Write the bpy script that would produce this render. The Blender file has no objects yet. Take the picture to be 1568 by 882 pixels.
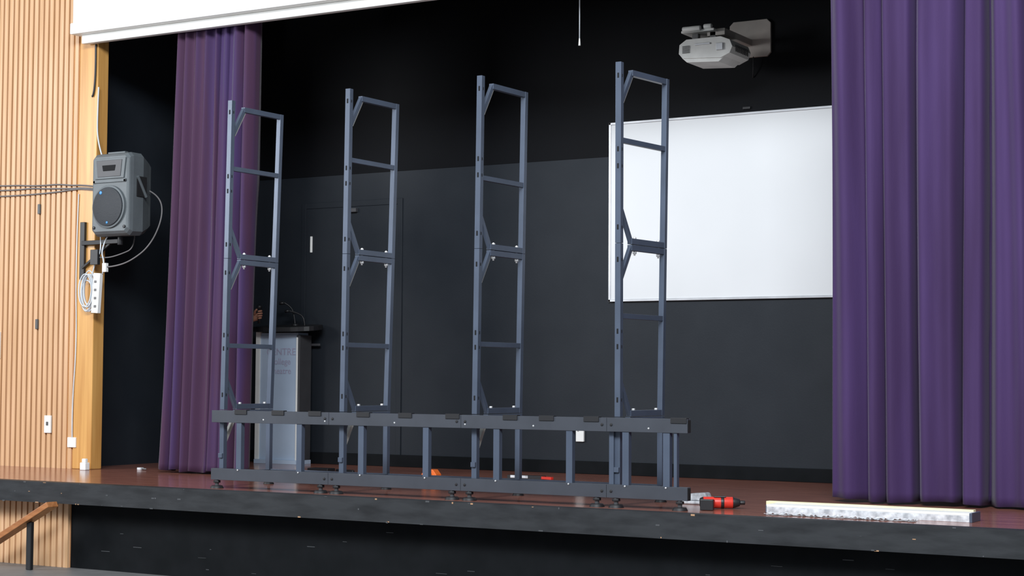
import bpy, bmesh, math, random
from mathutils import Vector, Matrix
random.seed(4)
S=bpy.context.scene
S.view_settings.view_transform='Standard'
def link(o,parent=None):
    S.collection.objects.link(o)
    if parent: o.parent=parent
    return o
# ---------------------------------------------------------------- materials
def mat(name,c,rough=.5,metal=0,c2=None,scale=8,bump=0,stretch=(1,1,1),coat=0,lo=.35,hi=.65,detail=4,sheen=0,bscale=None,spec=.5):
    m=bpy.data.materials.new(name); m.use_nodes=True; nt=m.node_tree; b=nt.nodes['Principled BSDF']
    b.inputs['Base Color'].default_value=(*c,1); b.inputs['Roughness'].default_value=rough; b.inputs['Metallic'].default_value=metal
    b.inputs['Specular IOR Level'].default_value=spec
    if coat: b.inputs['Coat Weight'].default_value=coat
    if sheen:
        b.inputs['Sheen Weight'].default_value=sheen; b.inputs['Sheen Roughness'].default_value=.4
    tc=nt.nodes.new('ShaderNodeTexCoord'); mp=nt.nodes.new('ShaderNodeMapping'); mp.inputs['Scale'].default_value=stretch
    nt.links.new(tc.outputs['Object'],mp.inputs['Vector'])
    n=nt.nodes.new('ShaderNodeTexNoise'); n.inputs['Scale'].default_value=scale; n.inputs['Detail'].default_value=detail
    nt.links.new(mp.outputs[0],n.inputs['Vector'])
    r=nt.nodes.new('ShaderNodeValToRGB'); r.color_ramp.elements[0].position=lo; r.color_ramp.elements[1].position=hi
    c2=c2 or tuple(x*.85 for x in c)
    r.color_ramp.elements[0].color=(*c2,1); r.color_ramp.elements[1].color=(*c,1)
    nt.links.new(n.outputs['Fac'],r.inputs[0]); nt.links.new(r.outputs[0],b.inputs['Base Color'])
    if bump:
        n2=n
        if bscale:
            n2=nt.nodes.new('ShaderNodeTexNoise'); n2.inputs['Scale'].default_value=bscale; nt.links.new(mp.outputs[0],n2.inputs['Vector'])
        bp=nt.nodes.new('ShaderNodeBump'); bp.inputs['Strength'].default_value=bump; bp.inputs['Distance'].default_value=.01
        nt.links.new(n2.outputs['Fac'],bp.inputs['Height']); nt.links.new(bp.outputs[0],b.inputs['Normal'])
    return m
M={}
M['steel']=mat('painted_steel',(.082,.104,.148),.38,.25,scale=5)
M['steel_light']=mat('gusset_steel',(.45,.45,.42),.45,.2)
M['base']=mat('base_beam_paint',(.050,.056,.070),.5,.2,scale=6)
M['rubber']=mat('black_rubber',(.008,.008,.01),.55)
M['hole']=mat('dark_hole',(.003,.003,.004),.9)
M['bolt']=mat('zinc_bolt',(.65,.65,.65),.35,.6)
M['blackwall']=mat('black_wall_paint',(.0140,.0180,.0240),.6,c2=(.0110,.0148,.0205),scale=3,bump=.05,bscale=90,spec=.3)
M['blackupper']=mat('black_upper_band',(.0035,.0040,.0055),.7,scale=3,spec=.15)  # upper band of the back wall, darker than the wall below
M['blackceil']=mat('black_ceiling_paint',(.005,.006,.007),.8,spec=.15)
M['stagefloor']=mat('stage_floor_boards',(.33,.135,.095),.17,c2=(.19,.070,.050),scale=3,stretch=(1,9,1),bump=.03,lo=.3,hi=.7)
M['lip']=mat('stage_edge_paint',(.026,.028,.031),.55,c2=(.011,.012,.014),scale=4,stretch=(1,1,4),bump=.15,lo=.3,hi=.6,detail=9,spec=.3)
M['under']=mat('under_stage_paint',(.0055,.0065,.008),.7,c2=(.003,.004,.005),scale=5,spec=.12)
M['scuff']=mat('paint_scuff',(.06,.063,.068),.7)
M['chip']=mat('paint_chip_timber',(.42,.24,.13),.7)
M['slat']=mat('pine_batten',(.68,.42,.24),.42,c2=(.54,.31,.15),scale=2.5,stretch=(14,14,.6),lo=.3,hi=.7)
M['slatback']=mat('batten_backing',(.30,.145,.06),.6)
M['column']=mat('varnished_pine',(.70,.38,.115),.35,c2=(.51,.24,.06),scale=2.2,stretch=(12,12,.5),coat=.3,lo=.3,hi=.7,detail=8)
M['white']=mat('white_paint',(.86,.86,.83),.5,c2=(.82,.82,.79))
M['board']=mat('whiteboard_enamel',(.74,.75,.76),.25,c2=(.71,.72,.73),scale=1)
M['alu']=mat('aluminium',(.65,.66,.68),.35,.7)
M['purple']=mat('purple_drape',(.056,.028,.104),.8,c2=(.040,.018,.070),scale=2,stretch=(3,3,.25),bump=.12,bscale=160,sheen=.14,spec=.3)
M['plum']=mat('plum_drape',(.050,.026,.094),.8,c2=(.058,.023,.056),scale=1.6,stretch=(3,3,.25),bump=.12,bscale=160,sheen=.14,lo=.42,hi=.58,spec=.3)
M['hall']=mat('hall_floor_vinyl',(.16,.16,.16),.5)
M['spk']=mat('speaker_cabinet',(.115,.132,.14),.5,bump=.1,bscale=200)
M['grille']=mat('speaker_grille',(.022,.026,.032),.5,scale=300,bump=.3)
M['blue']=mat('blue_badge',(.03,.25,.6),.4)
M['black']=mat('black_plastic',(.012,.012,.014),.45)
M['darkgrey']=mat('dark_grey_metal',(.06,.06,.065),.5)
M['cable_w']=mat('white_cable',(.62,.66,.70),.5)
M['cable_b']=mat('grey_cable',(.16,.15,.15),.5)
M['lectern']=mat('lectern_panel',(.50,.60,.74),.4,c2=(.42,.52,.66),scale=1.5)
M['pink']=mat('lectern_lettering',(.42,.40,.54),.5)
M['lip_s']=mat('lip_skin',(.32,.12,.09),.5)
M['skin']=mat('skin',(.42,.20,.13),.5)
M['cloth']=mat('dark_cloth',(.012,.013,.018),.85)
M['hair']=mat('dark_hair',(.01,.008,.006),.7)
M['red']=mat('red_plastic',(.65,.035,.02),.4)
M['orange']=mat('orange_plastic',(.9,.17,.02),.4)
M['proj']=mat('projector_shell',(.70,.70,.67),.45)
M['projdark']=mat('projector_vents',(.10,.10,.10),.5)
M['projplate']=mat('projector_plate',(.48,.44,.40),.45)
M['film']=mat('plastic_film',(.70,.71,.73),.3,c2=(.35,.36,.38),scale=25)
M['yellow']=mat('yellow_strip',(.85,.78,.48),.5)
M['rail']=mat('handrail_timber',(.42,.17,.06),.4,c2=(.30,.11,.035),scale=4,stretch=(2,12,12))
# ---------------------------------------------------------------- mesh helper
class MB:
    def __init__(s): s.bm=bmesh.new(); s.mats=[]
    def mi(s,k):
        if k not in s.mats: s.mats.append(k)
        return s.mats.index(k)
    def _fin(s,vs,k,smooth=False):
        fs=set(f for v in vs for f in v.link_faces)
        for f in fs: f.material_index=s.mi(k); f.smooth=smooth
    def box(s,a,b,k):
        a=Vector(a);b=Vector(b);c=(a+b)/2;d=b-a
        r=bmesh.ops.create_cube(s.bm,size=1,matrix=Matrix.Translation(c)@Matrix.Diagonal((abs(d.x),abs(d.y),abs(d.z),1)))
        s._fin(r['verts'],k)
        return r['verts']
    def tube(s,a,b,w,h,k,ref=(0,0,1)):
        a=Vector(a);b=Vector(b);d=b-a;L=d.length;z=d/L;ref=Vector(ref)
        if abs(z.dot(ref))>.98: ref=Vector((0,1,0))
        x=ref.cross(z).normalized();y=z.cross(x)
        R=Matrix((x,y,z)).transposed().to_4x4()
        r=bmesh.ops.create_cube(s.bm,size=1,matrix=Matrix.Translation((a+b)/2)@R@Matrix.Diagonal((w,h,L,1)))
        s._fin(r['verts'],k); return r['verts']
    def cyl(s,a,b,r1,k,r2=None,seg=20):
        a=Vector(a);b=Vector(b);d=b-a;L=d.length
        R=d.to_track_quat('Z','Y').to_matrix().to_4x4()
        r=bmesh.ops.create_cone(s.bm,cap_ends=True,segments=seg,radius1=r1,radius2=r1 if r2 is None else r2,depth=L,matrix=Matrix.Translation((a+b)/2)@R)
        s._fin(r['verts'],k,True); return r['verts']
    def ball(s,c,rad,k,seg=16):
        if not hasattr(rad,'__len__'): rad=(rad,)*3
        r=bmesh.ops.create_uvsphere(s.bm,u_segments=seg,v_segments=seg//2+2,radius=1,matrix=Matrix.Translation(c)@Matrix.Diagonal((*rad,1)))
        s._fin(r['verts'],k,True); return r['verts']
    def prism(s,pts,axis,lo,hi,k):
        def mk(p,t):
            q=list(p); q.insert(axis,t); return s.bm.verts.new(q)
        A=[mk(p,lo) for p in pts];B=[mk(p,hi) for p in pts];n=len(pts)
        s.bm.faces.new(A);s.bm.faces.new(B[::-1])
        for i in range(n): s.bm.faces.new((A[i],B[i],B[(i+1)%n],A[(i+1)%n]))
        s._fin(A+B,k); return A+B
    def obj(s,name,bevel=0,parent=None,rot=None,loc=None,sub=0):
        bmesh.ops.recalc_face_normals(s.bm,faces=s.bm.faces)
        me=bpy.data.meshes.new(name); s.bm.to_mesh(me); s.bm.free()
        for k in s.mats: me.materials.append(M[k])
        o=link(bpy.data.objects.new(name,me),parent)
        if bevel:
            m=o.modifiers.new('bev','BEVEL'); m.width=bevel; m.segments=2; m.limit_method='ANGLE'; m.angle_limit=math.radians(50)
        if rot: o.rotation_euler=rot
        if loc: o.location=loc
        return o
def curve(name,pts,r,k,parent=None,cyclic=False):
    cu=bpy.data.curves.new(name,'CURVE'); cu.dimensions='3D'; cu.bevel_depth=r; cu.bevel_resolution=3; cu.resolution_u=8
    sp=cu.splines.new('NURBS'); sp.points.add(len(pts)-1)
    for p,q in zip(sp.points,pts): p.co=(*q,1)
    sp.use_endpoint_u=True; sp.order_u=3; sp.use_cyclic_u=cyclic
    cu.materials.append(M[k])
    return link(bpy.data.objects.new(name,cu),parent)
def empty(name): 
    e=bpy.data.objects.new(name,None); return link(e)

# ---------------------------------------------------------------- camera
f,yaw,pitch,roll,cx,cy,cz=2637.0873,.5363,.0526,.0061,7.5692,-8.962,.7399
F=Vector((-math.sin(yaw)*math.cos(pitch),math.cos(yaw)*math.cos(pitch),math.sin(pitch)))
R=Vector((math.cos(yaw),math.sin(yaw),0));U=R.cross(F)
R2=R*math.cos(roll)+U*math.sin(roll);U2=-R*math.sin(roll)+U*math.cos(roll)
cam=bpy.data.cameras.new('camera'); cam.lens=f*36/1568; cam.sensor_width=36; cam.clip_end=200
co=link(bpy.data.objects.new('camera',cam))
mw=Matrix((R2,U2,-F)).transposed().to_4x4(); mw.translation=(cx,cy,cz); co.matrix_world=mw
S.camera=co

# ---------------------------------------------------------------- room
YP=1.13; YW=2.95; XL=-2.6; XR=7.0
b=MB(); b.box((XL,-.20,-.14),(XR+1,YW+.1,0),'stagefloor'); b.box((-6,-.20,-.14),(XL,YP,0),'stagefloor'); b.obj('floor_stage')
b=MB(); b.box((-6,-.29,-.14),(XR+1,-.2,.003),'lip')
rr=random.Random(9)
for i in range(46):
    x=rr.uniform(-1.8,5.4); L=rr.uniform(.005,.03); z=rr.choice((-.003,-.14,-.137,-.07))
    b.box((x,-.2915,z+rr.uniform(-.004,.002)),(x+L,-.288,z+rr.uniform(.003,.008)),rr.choice(('chip','scuff','scuff')))
b.obj('trim_stage_edge')
b=MB(); b.box((-1.28,-.1,-.62),(XR+1,-.02,-.14),'under'); 
for i in range(22):
    x=random.uniform(-1.1,5);z=random.uniform(-.58,-.2);L=random.uniform(.01,.08)
    b.box((x,-.1012,z),(x+L,-.1,z+random.uniform(.0015,.004)),'scuff')
b.obj('wall_under_stage')
b=MB(); b.box((-6,-.1,-.62),(-1.28,-.06,-.14),'slatback')
x=-1.33
while x>-3: b.box((x,-.122,-.62),(x+.042,-.1,-.14),'slat'); x-=.058
b.obj('wall_under_stage_battened')
b=MB(); b.box((-12,-14,-.70),(14,-.0,-.6),'hall'); b.obj('floor_hall')
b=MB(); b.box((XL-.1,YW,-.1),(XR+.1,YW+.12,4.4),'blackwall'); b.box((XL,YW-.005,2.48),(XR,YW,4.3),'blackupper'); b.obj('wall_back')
b=MB(); b.box((XL-.12,YP+.1,0),(XL,YW,4.4),'blackwall'); b.obj('wall_left')
b=MB(); b.box((XR,YP+.1,0),(XR+.12,YW,4.4),'blackwall'); b.obj('wall_right')
b=MB(); b.box((XL-.12,YP,4.3),(XR+.12,YW+.12,4.4),'blackceil'); b.obj('ceiling')
b=MB(); b.box((XL,YW-.018,0),(XR,YW,.10),'under'); b.obj('baseboard_back',bevel=.004)
b=MB(); b.box((-2.49,YP-.02,0),(-2.29,YP+.10,3.52),'column'); b.box((-2.60,YP+.0,0),(-2.49,YP+.10,6),'column'); b.obj('trim_proscenium_post',bevel=.006)
b=MB(); b.box((-7,YP+.02,0),(-2.49,YP+.1,6),'slatback')
x=-2.55
while x>-6: b.box((x,YP-.015,0),(x+.038,YP+.02,6),'slat'); x-=.058
b.obj('wall_front_battened')
b=MB(); b.box((-2.46,YP-.14,3.50),(XR+1,YP-.04,6),'white')
b.box((-2.46,YP-.17,3.47),(XR+1,YP-.04,3.56),'white'); b.box((-2.40,YP-.10,3.40),(XR+1,YP-.042,3.47),'white')
b.obj('trim_proscenium_bulkhead',bevel=.008)
b=MB(); b.box((XR-.9,YP-.02,0),(XR+1,YP+.02,3.45),'column'); b.obj('wall_front_right')
# door
b=MB(); x0,x1,zt=-1.59,-.63,2.2;W=YW-.001
b.box((x0,W-.006,.0),(x1,W,zt),'blackwall')
for q in ((x0-.05,0,x0,zt+.05),(x1,0,x1+.05,zt+.05),(x0,zt,x1,zt+.05)): b.box((q[0],W-.010,q[1]),(q[2],W,q[3]),'blackwall')
b.box((-1.13,W-.04,2.15),(-1.04,W-.006,2.185),'darkgrey')
b.box((-1.54,W-.016,1.82),(-1.518,W-.006,1.96),'white')
b.cyl((-1.50,W-.05,1.02),(-1.50,W-.006,1.02),.012,'darkgrey');b.box((-1.51,W-.06,1.01),(-1.39,W-.045,1.03),'darkgrey')
b.obj('door_1',bevel=.003)
# whiteboard
b=MB(); x0,x1,z0,z1=1.376,4.3,1.341,2.742
b.box((x0+.01,YW-.02,z0+.01),(x1-.01,YW-.006,z1-.01),'board')
for q in ((x0,z0,x1,z0+.018),(x0,z1-.018,x1,z1),(x0,z0,x0+.018,z1),(x1-.018,z0,x1,z1)): b.box((q[0],YW-.028,q[1]),(q[2],YW-.006,q[3]),'alu')
b.obj('whiteboard',bevel=.002)
b=MB(); b.box((1.09,YW-.022,.25),(1.16,YW,.37),'white'); b.box((1.105,YW-.028,.33),(1.12,YW-.02,.35),'bolt'); b.obj('wall_socket',bevel=.004)
# ---------------------------------------------------------------- projector
P=empty('wall_mounted_projector')
b=MB(); b.prism([(2.40,3.18),(2.43,3.15),(2.70,3.15),(2.73,3.18),(2.73,3.40),(2.70,3.43),(2.43,3.43),(2.40,3.40)],1,YW-.03,YW-.006,'projplate'); b.obj('wall_plate',bevel=.004,parent=P)
b=MB(); b.box((2.44,2.42,3.235),(2.58,YW-.03,3.285),'projplate'); b.box((2.26,2.36,3.262),(2.52,2.72,3.280),'proj'); b.box((2.32,2.42,3.19),(2.37,2.46,3.27),'projdark');b.box((2.46,2.42,3.19),(2.51,2.46,3.27),'projdark')
b.cyl((2.28,2.35,3.285),(2.42,2.35,3.285),.020,'proj'); b.cyl((2.44,2.37,3.295),(2.50,2.37,3.295),.020,'proj'); b.obj('mount_arm',bevel=.004,parent=P)
b=MB()
b.prism([(2.27,3.10),(2.30,3.065),(2.60,3.045),(2.67,3.075),(2.69,3.12),(2.67,3.17),(2.60,3.20),(2.33,3.20),(2.275,3.165)],1,2.30,2.64,'proj')
b.prism([(2.29,3.07),(2.33,3.035),(2.58,3.02),(2.63,3.06)],1,2.31,2.60,'proj')
for i in range(7): b.box((2.30,2.292,3.100+i*.008),(2.36,2.298,3.104+i*.008),'projdark')
for i in range(8): b.box((2.687,2.36+i*.03,3.09),(2.693,2.375+i*.03,3.14),'projdark')
b.box((2.40,2.29,3.15),(2.52,2.299,3.162),'alu'); b.box((2.57,2.285,3.10),(2.62,2.30,3.15),'alu')
b.obj('projector_body',bevel=.014,parent=P)
curve('projector_lead',[(2.6,2.9,3.15),(2.6,2.9,3.06),(2.58,2.94,3.0)],.004,'black',P)
b=MB(); b.box((2.50,YW-.02,2.765),(2.56,YW-.005,2.785),'black'); b.obj('cable_clip',bevel=.003)
b=MB(); b.cyl((1.94,1.4,3.07),(1.94,1.4,4.3),.004,'cable_w',seg=8); b.cyl((1.94,1.4,3.04),(1.94,1.4,3.09),.008,'white',r2=.004,seg=10); b.obj('pull_cord')

# ---------------------------------------------------------------- tower frames
BT=.52;TT=2.575
towers=[(0,.03,-.01,.05,2.145,.95),(.99,1.01,.98,1.03,2.145,.95),(1.99,2.01,2.0,2.03,1.975,.95),(2.97,2.97,3.0,3.03,2.145,1.11)]
for i,(fb,ft,bb,bt,mu,ml) in enumerate(towers):
    b=MB()
    def Q(y,z):
        t=(z-BT)/(TT-BT);w=y/.5
        return ((fb+(ft-fb)*t)*(1-w)+(bb+(bt-bb)*t)*w,y,z)
    mid=1.535
    for (za,zb_) in ((BT+.002,mid),(mid+.002,TT)):
        b.tube(Q(0.0,za),Q(0.0,zb_+ (.03 if zb_==TT else 0)),.036,.036,'steel',ref=(0,1,0))
        b.tube(Q(.5,za),Q(.5,zb_),.034,.034,'steel',ref=(0,1,0))
        b.tube(Q(.115,zb_-.018),Q(.483,zb_-.018),.034,.032,'steel',ref=(1,0,0))
        b.tube(Q(.115,za+.018),Q(.483,za+.018),.034,.032,'steel',ref=(1,0,0))
        b.tube(Q(.012,zb_-.205),Q(.125,zb_-.012),.028,.022,'steel',ref=(1,0,0))
        b.tube(Q(.012,za+.205),Q(.125,za+.012),.028,.022,'steel',ref=(1,0,0))
        b.tube(Q(.028,zb_-.20),Q(.134,zb_-.02),.031,.008,'steel_light',ref=(1,0,0))
    for z in (mu,ml): b.tube(Q(.018,z),Q(.483,z),.030,.028,'steel',ref=(1,0,0))
    for z in (TT-.05,2.09,1.99,1.63,1.44,1.02,.93,.62):
        p=Q(0,z); b.box((p[0]-.0055,-.0195,z-.015),(p[0]+.0055,-.0178,z+.015),'hole')
        b.box((p[0]+.0178,-.004,z-.009),(p[0]+.0195,.004,z+.009),'hole')
    for y in (.17,.44):
        p=Q(y,mid); b.cyl((p[0],y,mid-.062),(p[0],y,mid+.050),.006,'bolt',seg=8); b.cyl((p[0],y,mid-.052),(p[0],y,mid-.036),.012,'bolt',seg=6); b.cyl((p[0],y,mid+.036),(p[0],y,mid+.046),.011,'bolt',seg=6)
        p=Q(y,BT+.04); b.cyl((p[0],y,BT+.034),(p[0],y,BT+.048),.011,'bolt',seg=6)
    o=b.obj('ladder_frame_upright',bevel=.002)
# ---------------------------------------------------------------- base frame
b=MB(); X0,X1=-.04,3.445
for z0,z1 in ((.437,.517),(.056,.132)):
    segs=[X0,.93,1.93,2.93,X1]
    for i in range(4): b.box((segs[i]+.001,-.075,z0),(segs[i+1]-.001,-.030,z1),'base')
    b.box((X1-.001,-.070,z0+.006),(X1+.002,-.035,z1-.006),'hole')
    for s_ in segs[1:4]:
        for dx in (-.03,.03): b.cyl((s_+dx,-.079,(z0+z1)/2),(s_+dx,-.075,(z0+z1)/2),.009,'rubber',seg=8)
for x in (.19,.69,1.18,1.67,2.18,2.68,3.05,3.31):
    b.box((x-.021,-.070,.13),(x+.021,-.034,.44),'steel')
    b.cyl((x,-.079,.125),(x,-.075,.125),.006,'bolt',seg=8)
for x in (.21,.52,.82,1.20,1.52,1.87,2.28,2.53,2.83,3.39):
    b.box((x-.05,-.081,.492),(x+.05,-.045,.523),'rubber')
for x in (.40,.90,1.44,1.96,2.44,3.2): b.cyl((x,-.077,.46),(x,-.074,.46),.006,'bolt',seg=8)
for i,(fb,ft,bb,bt,mu,ml) in enumerate(towers):
    b.box((fb-.018,-.018,.06),(fb+.018,.018,.518),'steel'); b.box((bb-.017,.483,.06),(bb+.017,.517,.518),'steel')
    b.tube((fb,.115,.502),(bb,.483,.502),.032,.034,'steel',ref=(1,0,0)); b.tube((fb,-.03,.085),(bb,.483,.085),.034,.034,'steel',ref=(1,0,0))
    b.tube((fb,.012,.31),(fb,.125,.50),.028,.022,'steel_light',ref=(1,0,0))
    b.box((fb-.016,-.032,.2),(fb+.016,-.016,.23),'steel'); b.box((fb-.016,-.032,.45),(fb+.016,-.016,.5),'steel')
    b.cyl((bb,.5,.0),(bb,.5,.018),.038,'rubber',r2=.028); b.cyl((bb,.5,.015),(bb,.5,.07),.010,'rubber')
b.box((3.355,-.068,.13),(3.375,-.036,.44),'steel')
b.box((2.925,-.034,.12),(2.955,-.02,.44),'steel')
b.box((-.01,.49,.085),(3.0,.51,.105),'steel')
for x in (-.0,.86,.985,1.86,1.985,2.86,2.985,3.39):
    b.cyl((x,-.058,0),(x,-.058,.018),.046,'rubber',r2=.036); b.cyl((x,-.058,.014),(x,-.058,.062),.013,'darkgrey'); b.cyl((x,-.058,.036),(x,-.058,.052),.024,'rubber',seg=6)
b.obj('steel_base_frame',bevel=.002)

# ---------------------------------------------------------------- curtains
def curtain(name,xt,xb,y,z0,z1,n,k,seed,amp=.075,warp=1.0,wsel=(.5,.8,1,1.35,1.7),first=None):
    rnd=random.Random(seed); ph=[rnd.uniform(0,6.28) for _ in range(12)]
    N=int(math.ceil(n)); ws=[rnd.choice(wsel) for _ in range(N)]
    if first: ws[:len(first)]=list(first)
    tot=sum(ws); cum=[0]
    for q in ws: cum.append(cum[-1]+q/tot)
    dp=[rnd.uniform(.7,1.0) for _ in range(N+1)]; sk=[rnd.uniform(.7,1.5) for _ in range(N)]
    NU=N*24;NV=70; bm=bmesh.new(); g=[]
    for j in range(NV+1):
        t=j/NV; z=z0+(z1-z0)*t; row=[]
        for i in range(NU+1):
            u=i/NU
            w=u+warp*(.006*math.sin(5.1*u*3+1.7*t+ph[2])+.004*math.sin(17*u+3.6*t+ph[5]))
            w=min(max(w,0),.99999)
            q=max(ii for ii in range(N) if cum[ii]<=w); s=(w-cum[q])/(cum[q+1]-cum[q])
            s=s**sk[q]
            h=math.sin(math.pi*s)**.6 if 0<s<1 else 0
            width=ws[q]/tot*N
            d=dp[q]*(1-s)+dp[q+1]*s
            a=amp*(1.08-.35*t)
            yy=y+a*(1-2*h)*d
            yy+=.022*math.sin(2*math.pi*s*2+ph[4]+1.5*t+q)*h*width+.008*math.sin(5*t+ph[6]+9*u)*(1-t)+.010*math.sin(40*w+2*t+ph[7])
            x=xb[0]+(xb[1]-xb[0])*u; x2=xt[0]+(xt[1]-xt[0])*u
            xx=x+(x2-x)*t**.8-.022*math.sin(2*math.pi*s)
            row.append(bm.verts.new((xx,yy,z+(.010*math.sin(30*u+ph[8]) if j==0 else 0))))
        g.append(row)
    for j in range(NV):
        for i in range(NU):
            fc=bm.faces.new((g[j][i],g[j][i+1],g[j+1][i+1],g[j+1][i])); fc.smooth=True
    me=bpy.data.meshes.new(name); bm.to_mesh(me); bm.free(); me.materials.append(M[k])
    o=link(bpy.data.objects.new(name,me)); m=o.modifiers.new('th','SOLIDIFY'); m.thickness=.004
    m=o.modifiers.new('sm','SMOOTH'); m.iterations=2; m.factor=.5
    return o
curtain('stage_curtain',(-1.49,-.74),(-1.62,-.78),1.20,.012,4.1,7,'plum',3,amp=.092,first=(.7,1.2,.9,1.5,.8,1.3,.9))
curtain('stage_curtain',(3.83,7.0),(3.83,7.0),1.20,.012,4.15,17,'purple',23,amp=.100,first=(1.4,.6,1.0,1.5,.7,1.6,1.2,.6))
b=MB(); b.cyl((XL,1.20,4.22),(XR,1.20,4.22),.02,'alu'); b.obj('curtain_rail')

# ---------------------------------------------------------------- speaker
E=empty('loudspeaker')
b=MB(); bm=b.bm
def ring(y,x0,x1,z0,z1,c):
    pts=[(x0+c,z0),(x1-c,z0),(x1,z0+c),(x1,z1-c),(x1-c,z1),(x0+c,z1),(x0,z1-c),(x0,z0+c)]
    return [bm.verts.new((p[0],y,p[1])) for p in pts]
rs=[ring(.935,-2.155,-1.785,1.87,2.455,.03),ring(.955,-2.165,-1.775,1.85,2.475,.03),ring(.985,-2.17,-1.77,1.835,2.485,.03),ring(1.10,-2.16,-1.775,1.84,2.485,.03),ring(1.22,-2.09,-1.83,1.87,2.46,.04),ring(1.27,-2.07,-1.85,1.90,2.43,.04)]
for a,c in zip(rs,rs[1:]):
    for i in range(8): bm.faces.new((a[i],a[(i+1)%8],c[(i+1)%8],c[i]))
bm.faces.new(rs[0]);bm.faces.new(rs[-1][::-1])
b._fin([v for r in rs for v in r],'spk')
b.obj('cabinet',bevel=.012,parent=E)
b=MB(); c=(-1.97,2.06)
b.cyl((c[0],.918,c[1]),(c[0],.94,c[1]),.168,'spk',seg=48); b.cyl((c[0],.908,c[1]),(c[0],.93,c[1]),.152,'grille',seg=48)
b.prism([(-2.12,2.28),(-1.82,2.28),(-1.80,2.44),(-2.14,2.44)],1,.925,.94,'spk')
b.prism([(-2.09,2.295),(-1.85,2.295),(-1.835,2.425),(-2.105,2.425)],1,.921,.926,'darkgrey')
b.prism([(-2.03,2.34),(-1.91,2.34),(-1.90,2.385),(-2.04,2.385)],1,.917,.922,'hole')
b.prism([(-2.14,2.25),(-1.80,2.25),(-1.80,2.275),(-2.14,2.275)],1,.925,.94,'spk')
b.cyl((-1.97,.905,1.935),(-1.97,.91,1.935),.010,'blue'); b.cyl((-2.04,.905,2.17),(-2.04,.91,2.17),.014,'blue')
for x in (-2.13,-1.81):
    for z in (1.90,2.26): b.cyl((x,.925,z),(x,.94,z),.012,'black')
b.box((-2.0,1.26,2.2),(-1.92,1.31,2.34),'black')
b.obj('drivers',bevel=.003,parent=E)
b=MB(); b.box((-1.773,1.02,2.14),(-1.764,1.13,2.30),'hole'); b.tube((-1.762,1.02,2.30),(-1.762,1.12,2.14),.02,.02,'spk'); b.box((-2.06,1.0,2.484),(-1.88,1.04,2.50),'spk'); b.obj('side_handles',bevel=.004,parent=E)
b=MB(); b.box((-2.43,YP-.045,1.51),(-2.38,YP-.021,1.97),'black'); b.tube((-2.40,YP-.04,1.80),(-1.97,1.06,1.80),.035,.035,'black'); b.cyl((-1.97,1.06,1.77),(-1.97,1.06,1.88),.022,'black'); b.tube((-2.40,YP-.04,1.60),(-2.08,1.07,1.79),.02,.02,'black')
b.obj('wall_bracket',bevel=.003,parent=E)
curve('speaker_lead',[(-1.80,1.2,2.2),(-1.70,1.22,2.15),(-1.66,1.2,1.98),(-1.74,1.15,1.76),(-1.90,1.10,1.64),(-2.04,1.06,1.60),(-2.10,1.045,1.60)],.006,'cable_b',E)
curve('speaker_lead_2',[(-1.95,1.2,1.88),(-1.9,1.15,1.75),(-2.0,1.10,1.70),(-2.12,1.07,1.67),(-2.20,1.05,1.68)],.005,'cable_b',E)
b=MB(); b.prism([(-2.24,1.24),(-2.17,1.235),(-2.15,1.55),(-2.22,1.555)],1,1.03,1.065,'white')
for i in range(4): b.box((-2.21,1.026,1.28+i*.065),(-2.185,1.031,1.30+i*.065),'cable_b')
b.box((-2.13,1.03,1.56),(-2.09,1.06,1.63),'white'); b.box((-2.26,1.03,1.62),(-2.18,1.06,1.74),'black')
b.obj('power_strip',bevel=.004,parent=E)
co_=empty('coiled_cable')
for i in range(7):
    rr=random.Random(i); cx0=-2.31+rr.uniform(-.02,.02); cz0=1.40+rr.uniform(-.03,.03); rx=.055+rr.uniform(0,.02); rz=.12+rr.uniform(0,.05)
    curve('loop_%d'%i,[(cx0+rx*math.cos(a*math.pi/6),1.06+.006*i-.02,cz0+rz*math.sin(a*math.pi/6)) for a in range(12)],.005,'cable_w',co_,True)
curve('tail',[(-2.27,1.07,1.55),(-2.23,1.06,1.66),(-2.16,1.05,1.72),(-2.18,1.06,1.84)],.005,'cable_w',co_)
curve('tail_2',[(-2.14,1.05,1.55),(-2.12,1.05,1.63),(-2.17,1.05,1.74),(-2.1,1.06,1.85)],.006,'cable_w',co_)
wc=empty('surface_cable')
for j,(za,zb_) in enumerate(((2.33,2.27),(2.29,2.25),(2.22,2.24))):
    pts=[(-3.6,YP-.024,za)]+[(-3.6+i*.15,YP-.024,za+(zb_-za)*i/8+random.uniform(-.008,.008)) for i in range(1,8)]+[(-2.40,YP-.03,zb_),(-2.2,YP-.04,zb_-.03)]
    curve('run_%d'%j,pts,.006,'cable_b',wc)
curve('drop',[(-2.27,YP-.03,3.05),(-2.28,YP-.03,2.8),(-2.27,YP-.03,2.6),(-2.2,1.1,2.45)],.006,'cable_w',wc)
curve('drop_2',[(-2.31,YP-.03,3.4),(-2.30,YP-.03,3.0),(-2.34,YP-.03,2.98)],.008,'black',wc)
curve('drop_3',[(-2.47,YP-.026,2.2),(-2.49,YP-.026,1.6),(-2.46,YP-.026,1.0),(-2.5,YP-.026,.5),(-2.49,YP-.026,.24)],.005,'cable_w',wc)
def plate(name,x0,x1,z0,z1,k='white'):
    b=MB(); b.box((x0,YP-.03,z0),(x1,YP-.014,z1),k); 
    if k=='white' and z1-z0>.09: b.box(((x0+x1)/2-.012,YP-.034,(z0+z1)/2-.01),((x0+x1)/2+.012,YP-.03,(z0+z1)/2+.02),'projdark')
    b.obj(name,bevel=.003)
plate('light_switch',-2.80,-2.73,.28,.42); plate('junction_box',-2.54,-2.45,.17,.25); plate('control_panel',-3.48,-3.33,.88,1.10)
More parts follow.
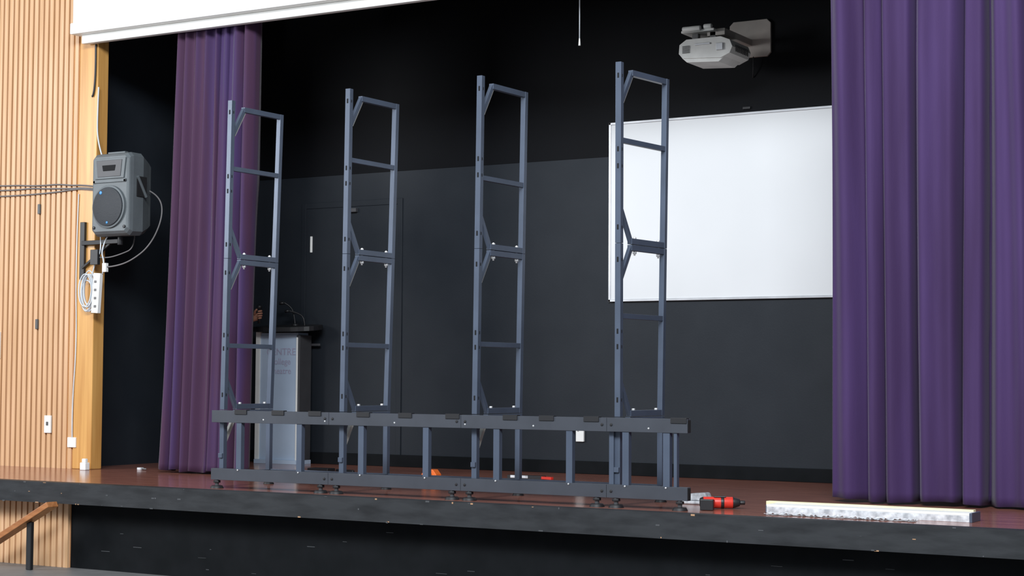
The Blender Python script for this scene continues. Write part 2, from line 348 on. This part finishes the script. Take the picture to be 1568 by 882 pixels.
plate('knot_plate',-2.925,-2.90,2.06,2.14,'projdark'); plate('knot_plate',-2.925,-2.90,1.12,1.20,'projdark')  # small dark plates standing for knot holes in the battens
b=MB(); b.box((-2.30,1.0,0),(-2.24,1.05,.06),'white'); b.box((-2.29,1.01,.06),(-2.25,1.04,.09),'white'); b.obj('floor_power_adaptor',bevel=.006)
b=MB(); b.box((-1.96,1.28,0),(-1.92,1.32,.02),'film'); b.cyl((-1.92,1.30,.01),(-1.87,1.29,.01),.006,'cable_b'); b.obj('cable_plug',bevel=.004)

# ---------------------------------------------------------------- lectern
b=MB(); yf=2.72
b.box((-1.94,yf-.02,.0),(-1.47,yf+.17,.035),'lectern')
b.box((-1.92,yf+.012,.035),(-1.50,yf+.03,1.10),'lectern')
b.box((-1.95,yf,.035),(-1.905,yf+.16,1.13),'white'); b.box((-1.505,yf,.035),(-1.47,yf+.16,1.10),'darkgrey'); b.box((-1.508,yf-.004,.035),(-1.490,yf+.0,1.08),'white')
b.box((-1.905,yf+.02,1.07),(-1.505,yf+.16,1.12),'lectern'); b.box((-1.75,yf+.03,.035),(-1.62,yf+.13,1.08),'darkgrey')
pts=[]
for i in range(24):
    a=2*math.pi*i/24; pts.append((-1.65+.33*math.copysign(abs(math.cos(a))**.6,math.cos(a)),yf+.06+.155*math.copysign(abs(math.sin(a))**.7,math.sin(a))))
vs=b.prism(pts,2,1.135,1.175,'black')
for v in vs: v.co.z+= (v.co.y-yf)*.10
b.box((-1.78,yf+.03,1.10),(-1.54,yf+.15,1.15),'black')
L=b.obj('lectern',bevel=.004)
for i,(t,sz,z,x) in enumerate((('CENTRE',.085,.93,-1.68),('college',.075,.85,-1.68),('theatre',.075,.77,-1.68))):
    tx=bpy.data.curves.new('lettering_%d'%i,'FONT'); tx.body=t; tx.size=sz; tx.align_x='CENTER'; tx.extrude=.001; tx.materials.append(M['pink'])
    o=link(bpy.data.objects.new('lettering_%d'%i,tx),L); o.location=(x,yf+.0095,z); o.rotation_euler=(math.pi/2,0,0)
curve('gooseneck',[(-1.60,yf+.10,1.17),(-1.61,yf+.10,1.27),(-1.64,yf+.09,1.35),(-1.69,yf+.06,1.38)],.007,'black',L)
curve('gooseneck_2',[(-1.50,yf+.10,1.17),(-1.50,yf+.10,1.24),(-1.55,yf+.09,1.29),(-1.63,yf+.05,1.31)],.007,'black',L)
b=MB(); b.cyl((-1.69,yf+.06,1.38),(-1.73,yf+.04,1.375),.014,'black'); b.cyl((-1.60,yf+.1,1.175),(-1.60,yf+.1,1.2),.03,'black'); b.cyl((-1.63,yf+.05,1.31),(-1.665,yf+.04,1.305),.013,'black'); b.obj('microphone_capsules',parent=L)

# ---------------------------------------------------------------- person standing behind the drape, hand by the lectern
PE=empty('person')
def skin(name,verts,edges,k,root=0,sub=2,parent=PE):
    me=bpy.data.meshes.new(name); me.from_pydata([v[:3] for v in verts],edges,[]); me.materials.append(M[k])
    o=link(bpy.data.objects.new(name,me),parent); o.modifiers.new('skin','SKIN').use_smooth_shade=True
    for i,v in enumerate(verts):
        sv=me.skin_vertices[0].data[i]; r=v[3]; sv.radius=r if hasattr(r,'__len__') else (r,r); sv.use_root=(i==root)
    s=o.modifiers.new('s','SUBSURF'); s.levels=sub; s.render_levels=sub
    return o
bx,by=-2.13,2.30
V=[(bx,by,.95,(.14,.15)),(bx,by,1.15,(.12,.14)),(bx,by,1.36,(.12,.17)),(bx,by,1.47,(.06,.07)),(bx+.01,by,1.55,.05),
(bx,by-.18,1.41,.062),(bx-.02,by-.22,1.14,.045),(bx+.05,by-.20,.90,.034),
(bx,by+.18,1.41,.062),(bx+.05,by+.24,1.17,.047),(bx+.26,by+.25,1.245,.032),
(bx,by-.09,.88,.09),(bx+.01,by-.10,.48,.062),(bx-.01,by-.10,.09,.042),(bx+.13,by-.11,.045,.035),
(bx,by+.09,.88,.09),(bx+.01,by+.10,.48,.062),(bx-.01,by+.10,.09,.042),(bx+.13,by+.11,.045,.035)]
Ed=[(0,1),(1,2),(2,3),(3,4),(2,5),(5,6),(6,7),(2,8),(8,9),(9,10),(0,11),(11,12),(12,13),(13,14),(0,15),(15,16),(16,17),(17,18)]
skin('clothed_body',V,Ed,'cloth')
b=MB(); h=(bx+.02,by,1.66)
b.ball(h,(.095,.075,.115),'skin',24); b.ball((h[0]+.098,by,1.645),(.016,.013,.02),'skin'); b.cyl((bx+.01,by,1.5),(bx+.015,by,1.6),.05,'skin')
for s_ in (-1,1):
    b.ball((h[0]+.083,by+s_*.032,1.675),(.012,.014,.009),'white'); b.ball((h[0]+.093,by+s_*.032,1.675),.006,'black'); b.ball((h[0]-.005,by+s_*.077,1.655),(.018,.01,.03),'skin')
b.ball((h[0]+.084,by,1.605),(.012,.025,.007),'lip_s'); b.ball((h[0]-.02,by,1.69),(.095,.084,.10),'hair',24)
b.obj('head',parent=PE)
def hand(wx,wy,wz,mir=1):
    skin('palm',[(wx-.05,wy,wz-.008,.026),(wx+.05,wy,wz+.02,(.020,.036)),(wx+.085,wy,wz+.035,(.017,.038))],[(0,1),(1,2)],'skin')
    for i,(dz,L_) in enumerate(((.030,.85),(.010,1),(-.010,.93),(-.028,.75))):
        p0=(wx+.075,wy-.005,wz+.035+dz,.0098)
        skin('finger_%d'%(i+1),[p0,(wx+.075+.035*L_,wy-.022,wz+.037+dz,.0092),(wx+.075+.035*L_,wy-.05*L_,wz+.034+dz,.0086),(wx+.075+.008,wy-.056*L_,wz+.032+dz,.0078)],[(0,1),(1,2),(2,3)],'skin')
    skin('thumb',[(wx+.02,wy-.012,wz+.035,.012),(wx+.045,wy-.035,wz+.065,.011),(wx+.075,wy-.045,wz+.082,.0095)],[(0,1),(1,2)],'skin')
wx,wy,wz=bx+.29,by+.25,1.235
hand(wx,wy,wz)
b=MB(); b.cyl((wx+.088,wy-.03,wz-.04),(wx+.088,wy-.03,wz+.09),.013,'black'); b.ball((wx+.088,wy-.03,wz+.10),.022,'black'); b.obj('handheld_microphone',parent=PE)
hx,hy,hz=bx+.05,by-.20,.90
skin('palm_right',[(hx,hy,hz+.03,.024),(hx+.008,hy,hz-.05,(.036,.018)),(hx+.01,hy,hz-.085,(.036,.016))],[(0,1),(1,2)],'skin')
for i,(dx,L_) in enumerate(((.032,.9),(.012,1),(-.008,.94),(-.026,.76))):
    skin('finger_right_%d'%(i+1),[(hx+dx,hy,hz-.08,.0095),(hx+dx+.004,hy+.004,hz-.08-.04*L_,.009),(hx+dx+.004,hy+.016,hz-.08-.068*L_,.0083),(hx+dx,hy+.03,hz-.08-.085*L_,.0075)],[(0,1),(1,2),(2,3)],'skin')
skin('thumb_right',[(hx+.025,hy,hz-.025,.012),(hx+.052,hy+.012,hz-.06,.011),(hx+.055,hy+.02,hz-.09,.0095)],[(0,1),(1,2)],'skin')

# ---------------------------------------------------------------- things on the stage floor
b=MB()
b.box((3.86,.12,0),(5.00,.17,.035),'film'); b.box((3.86,.20,.0),(5.00,.26,.045),'alu'); b.box((3.86,.12,.035),(5.00,.26,.048),'white'); b.box((3.80,.262,.0),(4.98,.31,.056),'yellow'); b.box((5.00,.11,0),(5.015,.27,.05),'steel'); b.box((3.855,.12,0),(3.86,.26,.045),'steel')
b.obj('aluminium_profile_bundle',bevel=.002,loc=(0,-.05,0))
bm=bmesh.new(); bmesh.ops.create_grid(bm,x_segments=90,y_segments=10,size=1)
for v in bm.verts:
    X=v.co.x;v.co=Vector((4.32+X*.42,-.012+v.co.y*.05+.010*math.sin(X*9),.003+abs(.007*math.sin(X*37+v.co.y*4)+.005*math.sin(X*71+v.co.y*6))))
me=bpy.data.meshes.new('plastic_wrap');bm.to_mesh(me);bm.free();me.materials.append(M['film']);link(bpy.data.objects.new('plastic_wrap',me))
b=MB(); 
b.cyl((0,0,.035),(.17,0,.035),.033,'red'); b.cyl((.17,0,.035),(.21,0,.035),.033,'black',r2=.02); b.cyl((.21,0,.035),(.24,0,.035),.012,'black'); b.cyl((-.02,0,.035),(0,0,.035),.024,'black',r2=.033)
b.tube((.05,-.01,.03),(.02,-.13,.03),.04,.045,'red'); b.tube((.018,-.12,.032),(.008,-.17,.032),.075,.06,'black'); b.box((.06,-.02,.065),(.13,.02,.071),'black'); b.cyl((.10,0,.035),(.12,0,.035),.0345,'black')
b.obj('cordless_drill',bevel=.006,rot=(0,0,math.radians(28)),loc=(3.43,.17,.0))
b=MB(); b.box((3.16,.42,0),(3.34,.58,.02),'film'); b.prism([(3.18,.02),(3.33,.02),(3.31,.07),(3.20,.06)],1,.46,.54,'film'); b.obj('plastic_parts_bag',bevel=.01)
b=MB(); b.prism([(.56,0),(.69,0),(.69,.04),(.66,.075),(.59,.075),(.56,.04)],1,1.55,1.62,'orange'); b.cyl((.625,1.54,.038),(.625,1.55,.038),.025,'black'); b.obj('tape_measure',bevel=.005)
b=MB(); b.box((1.02,2.0,0),(1.32,2.06,.03),'black'); b.box((1.05,1.995,.01),(1.20,2.0,.03),'film'); b.tube((1.32,2.0,.018),(1.42,1.97,.018),.025,.02,'red'); b.obj('hand_tool',bevel=.004)
b=MB(); b.box((-.75,1.9,0),(-.55,2.0,.03),'black'); b.cyl((-.5,1.95,.015),(-.3,1.9,.015),.012,'black'); b.obj('cable_tie_pack',bevel=.005)
b=MB(); b.tube((-2.02,-.36,-.565),(-1.20,-.36,-.14),.04,.10,'rail',ref=(0,1,0)); b.box((-1.43,-.375,-.6),(-1.385,-.345,-.27),'black'); b.box((-1.95,-.33,-.6),(-1.90,-.30,-.54),'black')
b.obj('stair_handrail',bevel=.005)

# ---------------------------------------------------------------- light
w=bpy.data.worlds.new('world'); S.world=w; w.use_nodes=True; w.node_tree.nodes['Background'].inputs[0].default_value=(.80,.89,1,1); w.node_tree.nodes['Background'].inputs[1].default_value=.40
def area(name,loc,target,sx,sy,power,col):
    l=bpy.data.lights.new(name,'AREA'); l.shape='RECTANGLE'; l.size=sx; l.size_y=sy; l.energy=power; l.color=col
    o=link(bpy.data.objects.new(name,l)); o.location=loc; o.rotation_euler=(Vector(target)-Vector(loc)).to_track_quat('-Z','Y').to_euler(); return o
area('window_light_high',(5.5,-8.5,6.6),(1,1.5,1.5),8,2.2,1800,(.90,.95,1))
area('window_light_side',(-6,-5,3.2),(0,1,1.4),3,2.2,420,(.95,.97,1))
